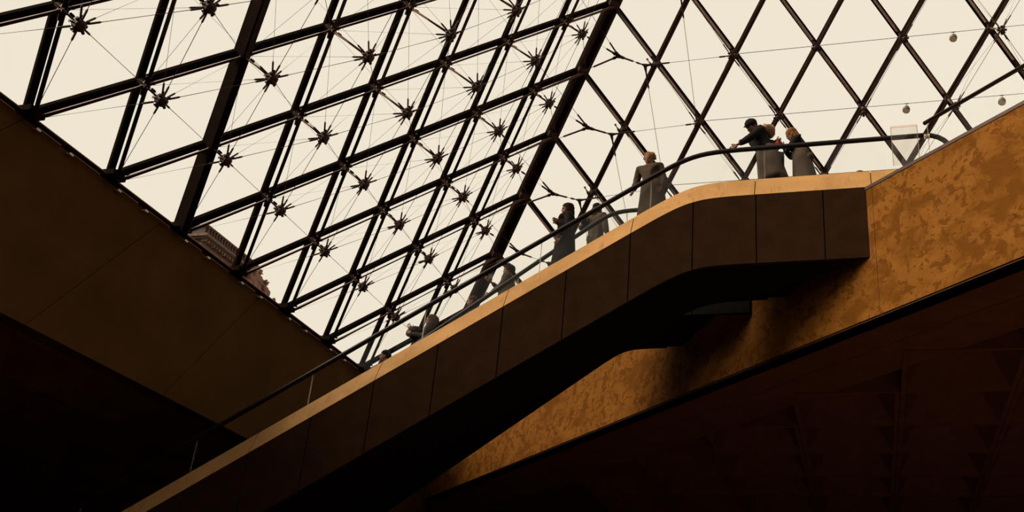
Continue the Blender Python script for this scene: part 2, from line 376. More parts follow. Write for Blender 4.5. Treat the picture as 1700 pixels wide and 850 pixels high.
# forked cable connectors between the two faces, beside the ridge
Y1 = {2: V((-4.056, -4.056, 2.98)), 3: V((-5.198, -5.198, 4.01)), 4: V((-6.317, -6.317, 5.14)), 5: V((-7.222, -7.222, 6.49)), 6: V((-8.2, -8.2, 7.9))}
def Y2p(k): return node('B', 1, k + 1) + nB * 1.67
names_y = {2: 'lowest', 3: 'second lowest', 4: 'middle', 5: 'second highest', 6: 'highest'}
for k, P in Y1.items():
    t = thing('cable_fork', '%s three-armed cable fork just right of the corner ridge' % names_y[k], 'cable fork', P, 'three-armed cable forks beside the ridge')
    arms = [(hub('A', 1, k + 1), .10, .004), (hub('A', 2, k + 1), .3, .006), (node('A', 1, k) + nA * .15, .42, .006), (Y2p(k), .16, .007)]
    bm = B(); ds = [(q - P).normalized() for q, _, _ in arms]
    for q, d in zip(arms, ds): add_tube(bm, [P, P + d * .10, P + d * .2], [.055, .042, .018], 8)
    add_blob(bm, P, .06, 1); obj('fork_plate', bm, M['cast'], t, True)
    for (q, L1, r), d in zip(arms, ds):
        cable(t, P, q, r, .14 + L1, .14, .022, .12)
    P2 = Y2p(k)
    t = thing('cable_joint', '%s cable joint where forks meet the first crossing right of the ridge' % names_y[k], 'cable joint', P2, 'cable joints on the right glass face')
    arms = [hub('B', 2, k + 1), hub('B', 2, k - 1)]
    bm = B()
    for q in arms + [P]: add_tube(bm, [P2, P2 + (q - P2).normalized() * .16], [.045, .022], 8)
    add_blob(bm, P2, .05, 1); obj('joint_plate', bm, M['cast'], t, True)
    for q in arms:
        cable(t, P2, q, .0055, .5, .2, .02, .1)
    bm = B(); c = node('B', 1, k + 1)
    add_tube(bm, [c + nB * .2, c + nB * .38 + V((0, .05, -.1))], [.06, .05], 8); add_tube(bm, [c + nB * .3 + V((0, .1, -.06)), c + nB * .3 + V((0, .2, .12))], [.04, .03], 8)
    obj('bracket', bm, M['cast'], t)

# ------------------------------------------------------------------ ground slabs, walls, ceiling, floor
ZB = -3.04; ZR = -2.25
slab = thing('trim_2', None, None, kind='structure')     # plaza deck around the opening
bm = B(); add_box(bm, (-70, .35, -.6), (60, 70, -.02)); obj('deck', bm, M['plaza'], slab)
bm = B(); add_box(bm, (-70, -70, -2.0), (-35.4, .34, -.02)); obj('deck', bm, M['plaza'], slab)
bm = B(); add_prism(bm, [(1.5, 0.3), (-34.9, -36.1), (-35.35, -70), (60, -70), (60, .3)], -1.0, -.02); obj('deck', bm, M['plaza'], slab)
# left beam: cast panels with slanting joints
wl = thing('wall_left', None, None, kind='structure')
edges = [-40, -26.2, -22.7, -19.2, -15.7, -12.2, -8.73, -5.2, -1.7, 1.0]
bm = B(); add_box(bm, (-60, .04, ZB), (2, .33, -.02)); obj('beam_core', bm, M['lwall'], wl)
for k in range(len(edges) - 1):
    a, b_ = edges[k] + .008, edges[k + 1] - .008; sl = -.765 * -ZB
    if k == 0: a = -60
    bm = B(); add_hexa(bm, [(a + (sl if k else 0), 0, ZB), (b_ + sl, 0, ZB), (b_ + sl, .04, ZB), (a + (sl if k else 0), .04, ZB), (a, 0, -.02), (b_, 0, -.02), (b_, .04, -.02), (a, .04, -.02)])
    obj('concrete_panel', bm, M['lwall'], wl)
# ledge channel, pipe and clips along the top of the left beam
bm = B(); add_box(bm, (-60, -.05, -.07), (1, .02, .0)); tr = struct('trim_3', bm, M['bar'])
bm = B(); add_tube(bm, [V((-60, -.075, -.02)), V((1, -.075, -.02))], .016, 8); obj('pipe', bm, M['pipe'], tr)
for i in range(0, 12):
    x = -S * i
    for a, b_ in ((.25, 1.05), (1.2, 1.8)):
        bm = B(); add_tube(bm, [V((x - a, -.03, -.14)), V((x - a - .03, -.075, -.115)), V((x - b_ + .05, -.075, -.115)), V((x - b_, -.03, -.16))], .009, 6); obj('conduit', bm, M['pipe'], tr)
        bm = B(); add_box(bm, (x - b_ + .02, -.09, -.16), (x - b_ + .11, -.04, -.13)); obj('clip', bm, M['clip'], tr)
# right diagonal beam, x - y = 1
def dg(x, c=1.0, z=0.0): return V((x, x - c, z))
wr = thing('wall_right', None, None, kind='structure')
nR = V((-1, 1, 0)).normalized()
bm = B()
c1 = 1.06
add_hexa(bm, [dg(-35.2, c1, ZR), dg(1.2, c1, ZR), dg(1.2, 1.5, ZR), dg(-35.2, 1.5, ZR), dg(-35.2, c1, -.056), dg(1.2, c1, -.056), dg(1.2, 1.5, -.056), dg(-35.2, 1.5, -.056)])
obj('beam_core', bm, M['rwall'], wr)
xs = [-35.2, -30.5, -26.8, -23.1, -19.4, -15.4, -11.72, -8.03, -5.34, -2.65, 1.2]
for k in range(len(xs) - 1):
    a, b_ = xs[k] + .006, xs[k + 1] - .006
    bm = B(); add_hexa(bm, [dg(a, 1., ZR), dg(b_, 1., ZR), dg(b_, c1, ZR), dg(a, c1, ZR), dg(a, 1., -.056), dg(b_, 1., -.056), dg(b_, c1, -.056), dg(a, c1, -.056)])
    obj('concrete_panel', bm, M['rwall'], wr)
bm = B(); add_hexa(bm, [dg(-35.2, .985, -.055), dg(1.2, .985, -.055), dg(1.2, 1.5, -.055), dg(-35.2, 1.5, -.055), dg(-35.2, .985, .0), dg(1.2, .985, .0), dg(1.2, 1.5, .0), dg(-35.2, 1.5, .0)])
obj('edge_strip', bm, M['tube_dark'], wr)
# soffit strip and coffers
ce = thing('ceiling', None, None, kind='structure')
cuts = [-34, -29, -24, -19, -14, -9.6, -5, -.5, 3]
for k in range(len(cuts) - 1):     # soffit slabs between beam and coffers
    a, b_ = cuts[k] + .01, cuts[k + 1] - .01
    bm = B()
    add_hexa(bm, [(a, a - 1.12, ZR), (b_, b_ - 1.12, ZR), (b_ + .65, b_ + .65 - 2.42, ZR), (a + .65, a + .65 - 2.42, ZR), (a, a - 1.12, ZR + .2), (b_, b_ - 1.12, ZR + .2), (b_ + .65, b_ + .65 - 2.42, ZR + .2), (a + .65, a + .65 - 2.42, ZR + .2)])
    obj('soffit_slab', bm, M['ceil'], ce)
    bm = B()
bm = B(); add_hexa(bm, [dg(-35, 1.03, ZR - .025), dg(1, 1.03, ZR - .025), dg(1.06, 1.12, ZR - .025), dg(-34.94, 1.12, ZR - .025), dg(-35, 1.03, ZR), dg(1, 1.03, ZR), dg(1.06, 1.12, ZR), dg(-34.94, 1.12, ZR)])
obj('drip_edge', bm, M['tube_dark'], ce)
PX_, PY_ = 2.1, 1.97
def coffer_mesh():
    bm = B(); r = .09; t_ = .42; h = .55
    o_ = [(0, 0), (PX_, 0), (PX_, PY_), (0, PY_)]
    def ring(k, z): return [bm.verts.new((min(max(x, k), PX_ - k), min(max(y, k), PY_ - k), z)) for x, y in o_]
    R = [ring(.006, 0), ring(r, 0), ring(t_, h)]
    for a, b_ in zip(R, R[1:]):
        for k in range(4): bm.faces.new([a[k], a[(k + 1) % 4], b_[(k + 1) % 4], b_[k]])
    bm.faces.new(R[-1])
    back = ring(.006, h + .06)
    for k in range(4): bm.faces.new([R[0][k], R[0][(k + 1) % 4], back[(k + 1) % 4], back[k]])
    bm.faces.new(back)
    bmesh.ops.recalc_face_normals(bm, faces=bm.faces)
    me = bpy.data.meshes.new('coffer'); bm.to_mesh(me); bm.free(); me.materials.append(M['ceil']); return me
cm = coffer_mesh()
fill = B()
for a in range(-4, 8):
    for b_ in range(-10, 4):
        x0 = -10.1 + PX_ * a; y0 = -13.08 + PY_ * b_
        if y0 > -1.0: continue
        cc = [x - y for x in (x0, x0 + PX_) for y in (y0, y0 + PY_)]
        if min(cc) > 2.6 and x0 < 6:
            o = bpy.data.objects.new('coffer', cm); COL.objects.link(o); o.location = (x0, y0, ZR - .005); o.parent = ce
bm = B(); add_prism(bm, [(2.0, -.6), (-34, -36.6), (-34, -60), (40, -60), (40, -.6)], ZR + .65, ZR + .95); obj('slab', bm, M['ceil'], ce)
# flat triangles between strip and coffer grid
bm = B(); add_prism(bm, [(3.6, 1.1), (-32.4, -34.9), (-31.0, -34.9), (4.4, .5)], ZR + .02, ZR + .3); obj('soffit_margin', bm, M['ceil'], ce)
# left ceiling behind the left beam
for a in range(0, 16):
    for b_ in range(0, 6):
        o = bpy.data.objects.new('coffer', cm); COL.objects.link(o); o.location = (-25 + PX_ * a, .40 + PY_ * b_, ZB - .005); o.parent = ce
bm = B(); add_box(bm, (-60, .4, ZB + .65), (40, 50, ZB + .9)); obj('slab', bm, M['ceil'], ce)
bm = B(); add_box(bm, (-60, 12.3, ZB), (40, 50, ZB + .6)); obj('slab', bm, M['ceil'], ce)
bm = B(); add_box(bm, (-60, -60, ZR), (-35.4, .3, ZR + .2)); obj('slab', bm, M['ceil'], ce)
bm = B(); add_box(bm, (8.6, -60, ZR), (40, .3, ZR + .3)); obj('slab', bm, M['ceil'], ce)
bm = B(); add_box(bm, (-60, -60, -10.1), (40, 50, -9.92)); struct('floor', bm, M['floor'])
bm = B(); add_box(bm, (-60.5, -60, -9.9), (-60, 50, -.1)); struct('wall_west', bm, M['ceil'])
bm = B(); add_box(bm, (40, -60, -9.9), (40.5, 50, -.1)); struct('wall_east', bm, M['ceil'])
bm = B(); add_box(bm, (-60, 50, -9.9), (40, 50.5, -.1)); struct('wall_north', bm, M['ceil'])
bm = B(); add_box(bm, (-60, -60.5, -9.9), (40, -60, -.1)); struct('wall_south', bm, M['ceil'])

# ------------------------------------------------------------------ the two flights (near walkway and the one behind it)
def prof(y, y0, s, k):
    t = (y - y0) / s
    return -k * s * (t if t > 40 else math.log(1 + math.exp(t)))
PR1 = lambda y: prof(y, -9.78, .20, .58)
PR2 = lambda y: prof(y, -7.90, .12, .70)
def ysamp(a, b, bend):
    st = []; y = a
    while y < b - 1e-6:
        st.append(y); y += .12 if abs(y - bend) < 1.3 else .6
    st.append(b); return st
def strip(bm, ys, P, prof_pts, clip=False):
    """sweep closed cross-section [(x, dz)] along y following the profile; clip: stop at the diagonal wall"""
    ys = list(ys)
    if clip: ys = [y for y in ys if y > min(x for x, _ in prof_pts) - .985]
    cl = (lambda x, y: max(y, x - .985)) if clip else (lambda x, y: y)
    rings = [[bm.verts.new((x, cl(x, y), P(cl(x, y)) + dz)) for x, dz in prof_pts] for y in ys]
    n = len(prof_pts)
    for a, b_ in zip(rings, rings[1:]):
        for k in range(n): bm.faces.new([a[k], a[(k + 1) % n], b_[(k + 1) % n], b_[k]])
    bm.faces.new(rings[0][::-1]); bm.faces.new(rings[-1])
def flight(xn, xf, P, bend, y_start_near, joints, label, nm, cat, yend, kerb_joints, pm='panel'):
    t = thing(nm, label, cat, (xn, bend, P(bend)))
    g = .009
    def cuts_(js): return list(zip(js, js[1:]))
    for a, b_ in cuts_(joints):
        bm = B(); strip(bm, ysamp(a + g, b_ - g, bend), P, [(xn, -1.25), (xn + .05, -1.25), (xn + .05, 0), (xn, 0)]); obj('panel', bm, M[pm], t)
    for a, b_ in cuts_(kerb_joints):
        bm = B(); strip(bm, ysamp(a + .007, b_ - .007, bend), P, [(xn - .005, .0), (xn + .34, .0), (xn + .34, .40), (xn + .19, .40)]); obj('coping', bm, M['kerb'], t)
    ys = ysamp(joints[0], yend, bend)
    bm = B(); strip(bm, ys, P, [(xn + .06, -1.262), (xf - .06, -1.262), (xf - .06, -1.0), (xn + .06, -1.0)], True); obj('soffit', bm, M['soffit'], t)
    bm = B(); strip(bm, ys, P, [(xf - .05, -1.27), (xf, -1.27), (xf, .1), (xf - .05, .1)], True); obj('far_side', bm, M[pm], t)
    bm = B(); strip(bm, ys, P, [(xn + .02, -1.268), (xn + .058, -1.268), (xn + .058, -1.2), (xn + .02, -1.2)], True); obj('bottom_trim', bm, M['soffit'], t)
    bm = B(); strip(bm, ysamp(joints[0], yend - .02, bend), P, [(xn + .055, -1.24), (xn + .09, -1.24), (xn + .09, -.004), (xn + .055, -.004)]); obj('joint_light_stop', bm, M['soffit'], t)  # added strip that stops sun leaking through the panel joints
    bm = B(); strip(bm, ysamp(kerb_joints[0] + .02, yend - .02, bend), P, [(xn + .025, .01), (xn + .33, .01), (xn + .33, .385), (xn + .21, .385)]); obj('coping_light_stop', bm, M['panel'], t)  # added filler that blocks bright gaps at the coping joints
    # steps
    bm = B(); y = max(bend - 3.0, xf - 1.05)
    while y < yend - .4:
        z0 = P(y) ; add_box(bm, (xn + .36, y, z0 - .45), (xf - .1, y + .39, z0 - .001)); y += .4
    o = obj('steps', bm, M['step'], t)
    return t
J1 = [-12.72, -11.95, -10.87, -9.83, -8.78, -7.71, -6.65, -5.57, -4.50, -3.45, -2.4, -1.33, -.26, .8, 1.9, 3.0, 4.1, 5.2, 6.3]
K1 = [-13.30, -12.72, -10.85, -8.78, -6.65, -4.50, -2.4, -.26, 1.9, 4.1, 6.3]
near = flight(-11.63, -10.17, PR1, -9.78, -12.7, J1, 'front escalator flight with beige coping over dark bronze panels, bending onto the landing', 'escalator', 'escalator', 6.3, K1)
far = flight(-9.6, -8.0, PR2, -7.9, -10.5, [-10.55, -9.5, -8.4, -7.3, -6.2, -5.1, -4., -2.9, -1.8, -.7, .4, 1.5, 2.6, 3.7, 4.8], 'second flight running behind the beige one, only its underside and handrail showing', 'staircase', 'staircase', 4.8, [-10.55, -8.4, -6.2, -4., -1.8, .4, 2.6, 4.8], 'soffit')  # side panels coloured near-black for the shade between the two flights
# landing floor behind the near panels
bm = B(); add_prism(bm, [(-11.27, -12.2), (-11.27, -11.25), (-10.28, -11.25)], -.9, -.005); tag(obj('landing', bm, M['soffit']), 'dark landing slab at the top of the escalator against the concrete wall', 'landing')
# glass panes and handrails
def rail_path(P, x, ya, yb, h, bend, end_loop=None):
    pts = [V((x, y, P(y) + h)) for y in ysamp(ya, yb, bend)]
    if end_loop:
        c = V((x, ya, P(ya) + h - end_loop)); r = end_loop
        pts = [c + V((0, -math.sin(a) * r, math.cos(a) * r)) for a in [math.pi * k / 12 for k in range(12, 0, -1)]] + pts
    return pts
def balustrade(P, x, ya, yb, h, bend, gj, kz, label, cat, loop):
    t = thing('escalator_balustrade', label, cat, (x, bend, P(bend) + kz))
    bm = B(); add_tube(bm, rail_path(P, x, ya, yb, h, bend, loop), .043, 10)
    obj('handrail', bm, M['rubber'], t, True)
    for a, b_ in zip(gj, gj[1:]):
        bm = B(); strip(bm, ysamp(a + .006, b_ - .006, bend), P, [(x - .006, kz), (x + .006, kz), (x + .006, h - .03), (x - .006, h - .03)]); obj('glass_pane', bm, M['bglass'], t)
        if a > -12.5:
            bm = B(); add_box(bm, (x - .012, a - .008, P(a) + kz), (x + .012, a + .005, P(a) + h - .04)); obj('pane_joint', bm, M['acedge'], t)
    return t
HR = 1.03
balustrade(PR1, -11.40, -13.62, 5.5, HR, -9.78, [-13.6, -13.0, -11.0, -9.05, -7.15, -5.15, -3.2, -1.2, .8, 2.8, 4.8], .41, 'glass balustrade with black handrail along the beige coping, curling over at its top end', 'balustrade', .42)
balustrade(PR2, -9.55, -10.3, 4.5, 1.0, -7.9, [-10.3, -8.2, -6.1, -4.0, -1.9, .2, 2.3], .41, 'second black handrail with glass, lower in the picture behind the people', 'balustrade', None)
# clear acrylic plate straddling the handrail near its end
t = thing('acrylic_plate', 'clear square plate fixed over the handrail just before the concrete wall', 'plate', (-11.47, -13.3, .55))
xq = -11.49
bm = B(); add_box(bm, (xq - .004, -13.50, .44), (xq + .004, -13.10, 1.16)); obj('plate', bm, M['acrylic'], t)
for a, b_ in (((-13.515, .44), (-13.50, 1.18)), ((-13.10, .44), (-13.085, 1.18)), ((-13.515, 1.165), (-13.085, 1.18))):
    bm = B(); add_box(bm, (xq - .012, a[0], a[1]), (xq + .012, b_[0], b_[1])); obj('plate_edge', bm, M['acedge'], t)
bm = B(); add_box(bm, (xq - .008, -13.09, 1.19), (xq + .03, -13.51, 1.2)); obj('plate_top', bm, M['acedge'], t)
# belvedere railing on top of the right wall
cb = 1.55
t = thing('wall_railing', 'slim metal handrail with clear glass standing on top of the stained concrete wall', 'railing', tuple(dg(-12.1, cb, 0)))
bm = B(); add_tube(bm, [dg(-12.03, cb, .86), dg(-30, cb, .86)], .034, 10); obj('handrail', bm, M['tube_dark'], t, True)
for k in range(6):
    a, b_ = -12.07 - 1.5 * k, -12.07 - 1.5 * (k + 1) + .02
    bm = B(); e = V((1, -1, 0)) * .004
    add_hexa(bm, [dg(a, cb, .0) - e, dg(b_, cb, .0) - e, dg(b_, cb, .0) + e, dg(a, cb, .0) + e, dg(a, cb, .83) - e, dg(b_, cb, .83) - e, dg(b_, cb, .83) + e, dg(a, cb, .83) + e]); obj('glass_pane', bm, M['railglass'], t)
    bm = B(); add_tube(bm, [dg(a, cb, 0), dg(a, cb, .83)], .007, 6); obj('glass_edge', bm, M['acedge'], t)
bm = B(); add_tube(bm, [dg(-12.05, cb - .04, .60), dg(-12.05, cb + .04, .60)], .045, 12); obj('disc_clamp', bm, M['clip'], t)
# small mushroom light on the coping near the right end
t = thing('coping_stud', 'tiny round-topped stud on the beige coping left of the clear plate', 'stud', (-11.38, -12.55, .4))
bm = B(); add_tube(bm, [V((-11.33, -12.55, .40)), V((-11.33, -12.55, .44)), V((-11.33, -12.55, .47))], [.10, .09, .05], 12); obj('cap', bm, M['lamp'], t, True)

# ------------------------------------------------------------------ palace beyond the left face
ZP0 = -.02
t = thing('palace_building', 'weathered brown palace corner with heavy cornice seen low through the left glass', 'building', (43, 44, ZP0))
XL, XE, YF, ZT = 39.4, 46.9, 40.0, 29.25
def pb(name, a, b_, m='palace'):
    bm = B(); add_box(bm, a, b_); return obj(name, bm, M[m], t)
pb('wall', (XL + .5, YF + .75, ZP0), (XE - .45, YF + 10, ZT - .6))
pb('rear_wing', (34.8, YF + 4, ZP0), (XL + .6, YF + 12, ZT + .4), 'slate')
pb('parapet', (XL + .1, YF + .25, ZT - .75), (XE - .1, YF + 9, ZT - .12), 'slate')
pb('cornice', (XL - .05, YF, ZT - .12), (XE, YF + 9.1, ZT))
pb('cornice', (XL, YF - .1, ZT - 1.02), (XE, YF + 9, ZT - .78))
pb('cornice', (XL + .15, YF + .15, ZT - 1.2), (XE - .15, YF + 9, ZT - 1.04), 'slate')
pb('frieze', (XL + .4, YF + .5, ZT - 1.9), (XE - .4, YF + 9, ZT - 1.42))
pb('string_course', (XL + .3, YF + .4, ZT - 2.05), (XE - .3, YF + 9, ZT - 1.92))
pb('string_course', (XL + .3, YF + .4, ZT - 5.3), (XE - .3, YF + 9, ZT - 5.0))
for k in range(18):
    x = XL + .3 + k * .4
    pb('modillion', (x, YF + .1, ZT - 1.4), (x + .18, YF + .6, ZT - 1.21), 'statue' if k % 2 else 'palace')
    bm = B(); add_tube(bm, [V((x + .1, YF + .12, ZT - .74)), V((x + .1, YF + .12, ZT - .6)), V((x + .1, YF + .12, ZT - .35)), V((x + .1, YF + .12, ZT - .14))], [.07, .12, .06, .11], 8); obj('baluster', bm, M['palace'], t, True)
for k in range(5):
    x = XL + .9 + k * 1.5
    pb('pilaster', (x - .2, YF + .42, ZT - 14), (x + .2, YF + .8, ZT - 2.05))
    bm = B(); add_tube(bm, [V((x + .75, YF + .8, ZT - 2.9)), V((x + .75, YF + .5, ZT - 2.6)), V((x + .75, YF + .8, ZT - 2.3))], [.1, .32, .1], 10); obj('carved_boss', bm, M['statue'], t, True)
# carved stone figures on the lower pavilion
t2 = thing('stone_sculpture', 'reddish carved stone figure group on the roof right of the palace cornice', 'sculpture', (49.5, 41.5, ZP0))
pb2 = B(); add_box(pb2, (47.2, YF + .1, ZP0), (55, YF + 3, 26.2)); obj('pedestal', pb2, M['palace'], t2)
def lumpy(bm, vs, amp, fr):
    for v in list(bm.verts): v.co += V((noise.noise(v.co * fr), noise.noise(v.co * fr + V((7, 3, 1))), noise.noise(v.co * fr + V((1, 9, 4))))) * amp
figs = [(46.95, 28.2, .95), (47.9, 28.75, 1.1), (48.9, 28.75, 1.1), (49.6, 28.0, 1.0), (49.1, 27.4, 1.0), (50.5, 27.4, .9), (51.3, 27.0, .85), (52.2, 26.8, .7), (48.0, 27.4, 1.0)]
for k, (x, z, s) in enumerate(figs):
    bm = B(); y = YF + .4 + .2 * (k % 3)
    vs = []
    vs += add_blob(bm, V((x, y, z + .35 * s)), V((.24, .24, .28)) * s, 3)
    vs += add_blob(bm, V((x + .05, y, z - .45 * s)), V((.45, .4, .6)) * s, 3)
    vs += add_blob(bm, V((x - .3 * s, y - .25, z - .3 * s)), V((.18, .25, .38)) * s, 2)
    vs += add_blob(bm, V((x + .38 * s, y - .2, z - .5 * s)), V((.2, .25, .42)) * s, 2)
    vs += add_blob(bm, V((x, y, z - 1.2 * s)), V((.5, .45, .7)) * s, 3)
    for q in range(7):
        a = q * 1.3 + k; vs += add_blob(bm, V((x + .22 * s * math.cos(a), y - .15, z + .42 * s + .16 * math.sin(a))), .11 * s, 1)
    lumpy(bm, vs, .10 * s, 4.5)
    obj('carved_figure', bm, M['statue'], t2, True)

# ------------------------------------------------------------------ people
def skin_mesh(verts, edges, radii, root_i, voxel=.014, sub=1, extra=None, disp=0.0):
    me = bpy.data.meshes.new('tmp'); me.from_pydata([tuple(v) for v in verts], edges, []); me.update()
    o = bpy.data.objects.new('tmp', me); COL.objects.link(o)
    md = o.modifiers.new('s', 'SKIN'); md.use_smooth_shade = True
    for k, r in enumerate(radii):
        sv = me.skin_vertices[0].data[k]; sv.radius = (r, r) if isinstance(r, (int, float)) else r
        sv.use_root = (k == root_i)
    ss = o.modifiers.new('u', 'SUBSURF'); ss.levels = sub
    dg_ = bpy.context.evaluated_depsgraph_get(); dg_.update()
    m2 = bpy.data.meshes.new_from_object(o.evaluated_get(dg_))
    bm = B(); bm.from_mesh(m2)
    if extra: extra(bm)
    if voxel:
        m3 = bpy.data.meshes.new('tmp2'); bm.to_mesh(m3); bm.free()
        o2 = bpy.data.objects.new('tmp2', m3); COL.objects.link(o2)
        rm = o2.modifiers.new('r', 'REMESH'); rm.mode = 'VOXEL'; rm.voxel_size = voxel; rm.use_smooth_shade = True
        sm = o2.modifiers.new('k', 'SMOOTH'); sm.iterations = 3; sm.factor = .5
        dg_ = bpy.context.evaluated_depsgraph_get(); dg_.update()
        m4 = bpy.data.meshes.new_from_object(o2.evaluated_get(dg_))
        bm = B(); bm.from_mesh(m4)
        bpy.data.objects.remove(o2); bpy.data.meshes.remove(m3); bpy.data.meshes.remove(m4)
    if disp:
        bm.normal_update()
        for v in bm.verts:
            c = v.co; v.co = c + v.normal * disp * (noise.noise(V((c.x * 9, c.y * 9, c.z * 4))) + .5 * noise.noise(c * 22))
    bpy.data.objects.remove(o); bpy.data.meshes.remove(me); bpy.data.meshes.remove(m2)
    return bm
def two_bone(a, c, l1, l2, pole):
    d = c - a; L = d.length; mx = (l1 + l2) * .995
    if L > mx: c = a + d * (mx / L); L = mx; d = c - a
    x = (l1 * l1 - l2 * l2 + L * L) / (2 * L); h = math.sqrt(max(0, l1 * l1 - x * x))
    n = d.normalized(); pl = (pole - n * pole.dot(n)).normalized()
    return a + n * x + pl * h, c
def add_hand(bm, wr, d, side_v, s=1.0, curl=.5):
    """palm + four fingers + thumb, d: hand direction, side_v: thumb side"""
    d = d.normalized(); sv = (side_v - d * side_v.dot(d)).normalized(); nn = d.cross(sv)
    def cap(pts, rr): add_tube(bm, pts, rr, 6)
    for k in (-1, 0, 1): cap([wr - d * .02, wr + sv * .02 * k * s + d * .04 * s, wr + sv * .024 * k * s + d * .09 * s], [.024 * s, .021 * s, .014 * s])
    for k, L in enumerate((.068, .078, .072, .055)):
        b_ = wr + d * .085 * s + sv * (.03 - .02 * k) * s; L *= s
        p1 = b_ + d * L * .45; d2 = (d * math.cos(curl) + nn * math.sin(curl)); p2 = p1 + d2 * L * .32; d3 = (d * math.cos(curl * 2) + nn * math.sin(curl * 2)); p3 = p2 + d3 * L * .25
        cap([b_, p1, p2, p3], [.0092 * s, .0088 * s, .008 * s, .006 * s])
    b_ = wr + d * .03 * s + sv * .028 * s; p1 = b_ + (d * .6 + sv * .8).normalized() * .035 * s; p2 = p1 + (d * .85 + sv * .4 + nn * .3).normalized() * .03 * s
    cap([b_, p1, p2], [.012 * s, .0105 * s, .008 * s])
def add_head(bm, C, f, up, s=1.0):
    """sculpted head centre C facing f"""
    l = up.cross(f).normalized(); up = f.cross(l).normalized()
    def T(a, b_, c): return C + f * a * s + l * b_ * s + up * c * s
    R = Matrix((f, l, up)).transposed()
    add_blob(bm, T(-.012, 0, .03), V((.098, .077, .092)) * s, 3, R)       # cranium
    add_blob(bm, T(.018, 0, -.035), V((.072, .062, .085)) * s, 3, R)      # face
    add_blob(bm, T(.052, 0, -.098), V((.026, .028, .02)) * s, 2, R)       # chin
    add_blob(bm, T(.078, 0, .022), V((.016, .055, .012)) * s, 2, R)       # brow
    add_blob(bm, T(.095, 0, -.025), V((.019, .012, .014)) * s, 2, R)      # nose tip
    add_tube(bm, [T(.078, 0, .015), T(.098, 0, -.022)], [.008 * s, .012 * s], 6)
    add_blob(bm, T(.083, 0, -.062), V((.010, .024, .006)) * s, 2, R)      # upper lip
    add_blob(bm, T(.080, 0, -.073), V((.010, .020, .006)) * s, 2, R)      # lower lip
    for q in (-1, 1):
        add_blob(bm, T(.058, .038 * q, -.03), V((.02, .02, .018)) * s, 2, R)   # cheek
        add_blob(bm, T(-.012, .078 * q, -.008), V((.02, .009, .032)) * s, 2, R)  # ear
    return T
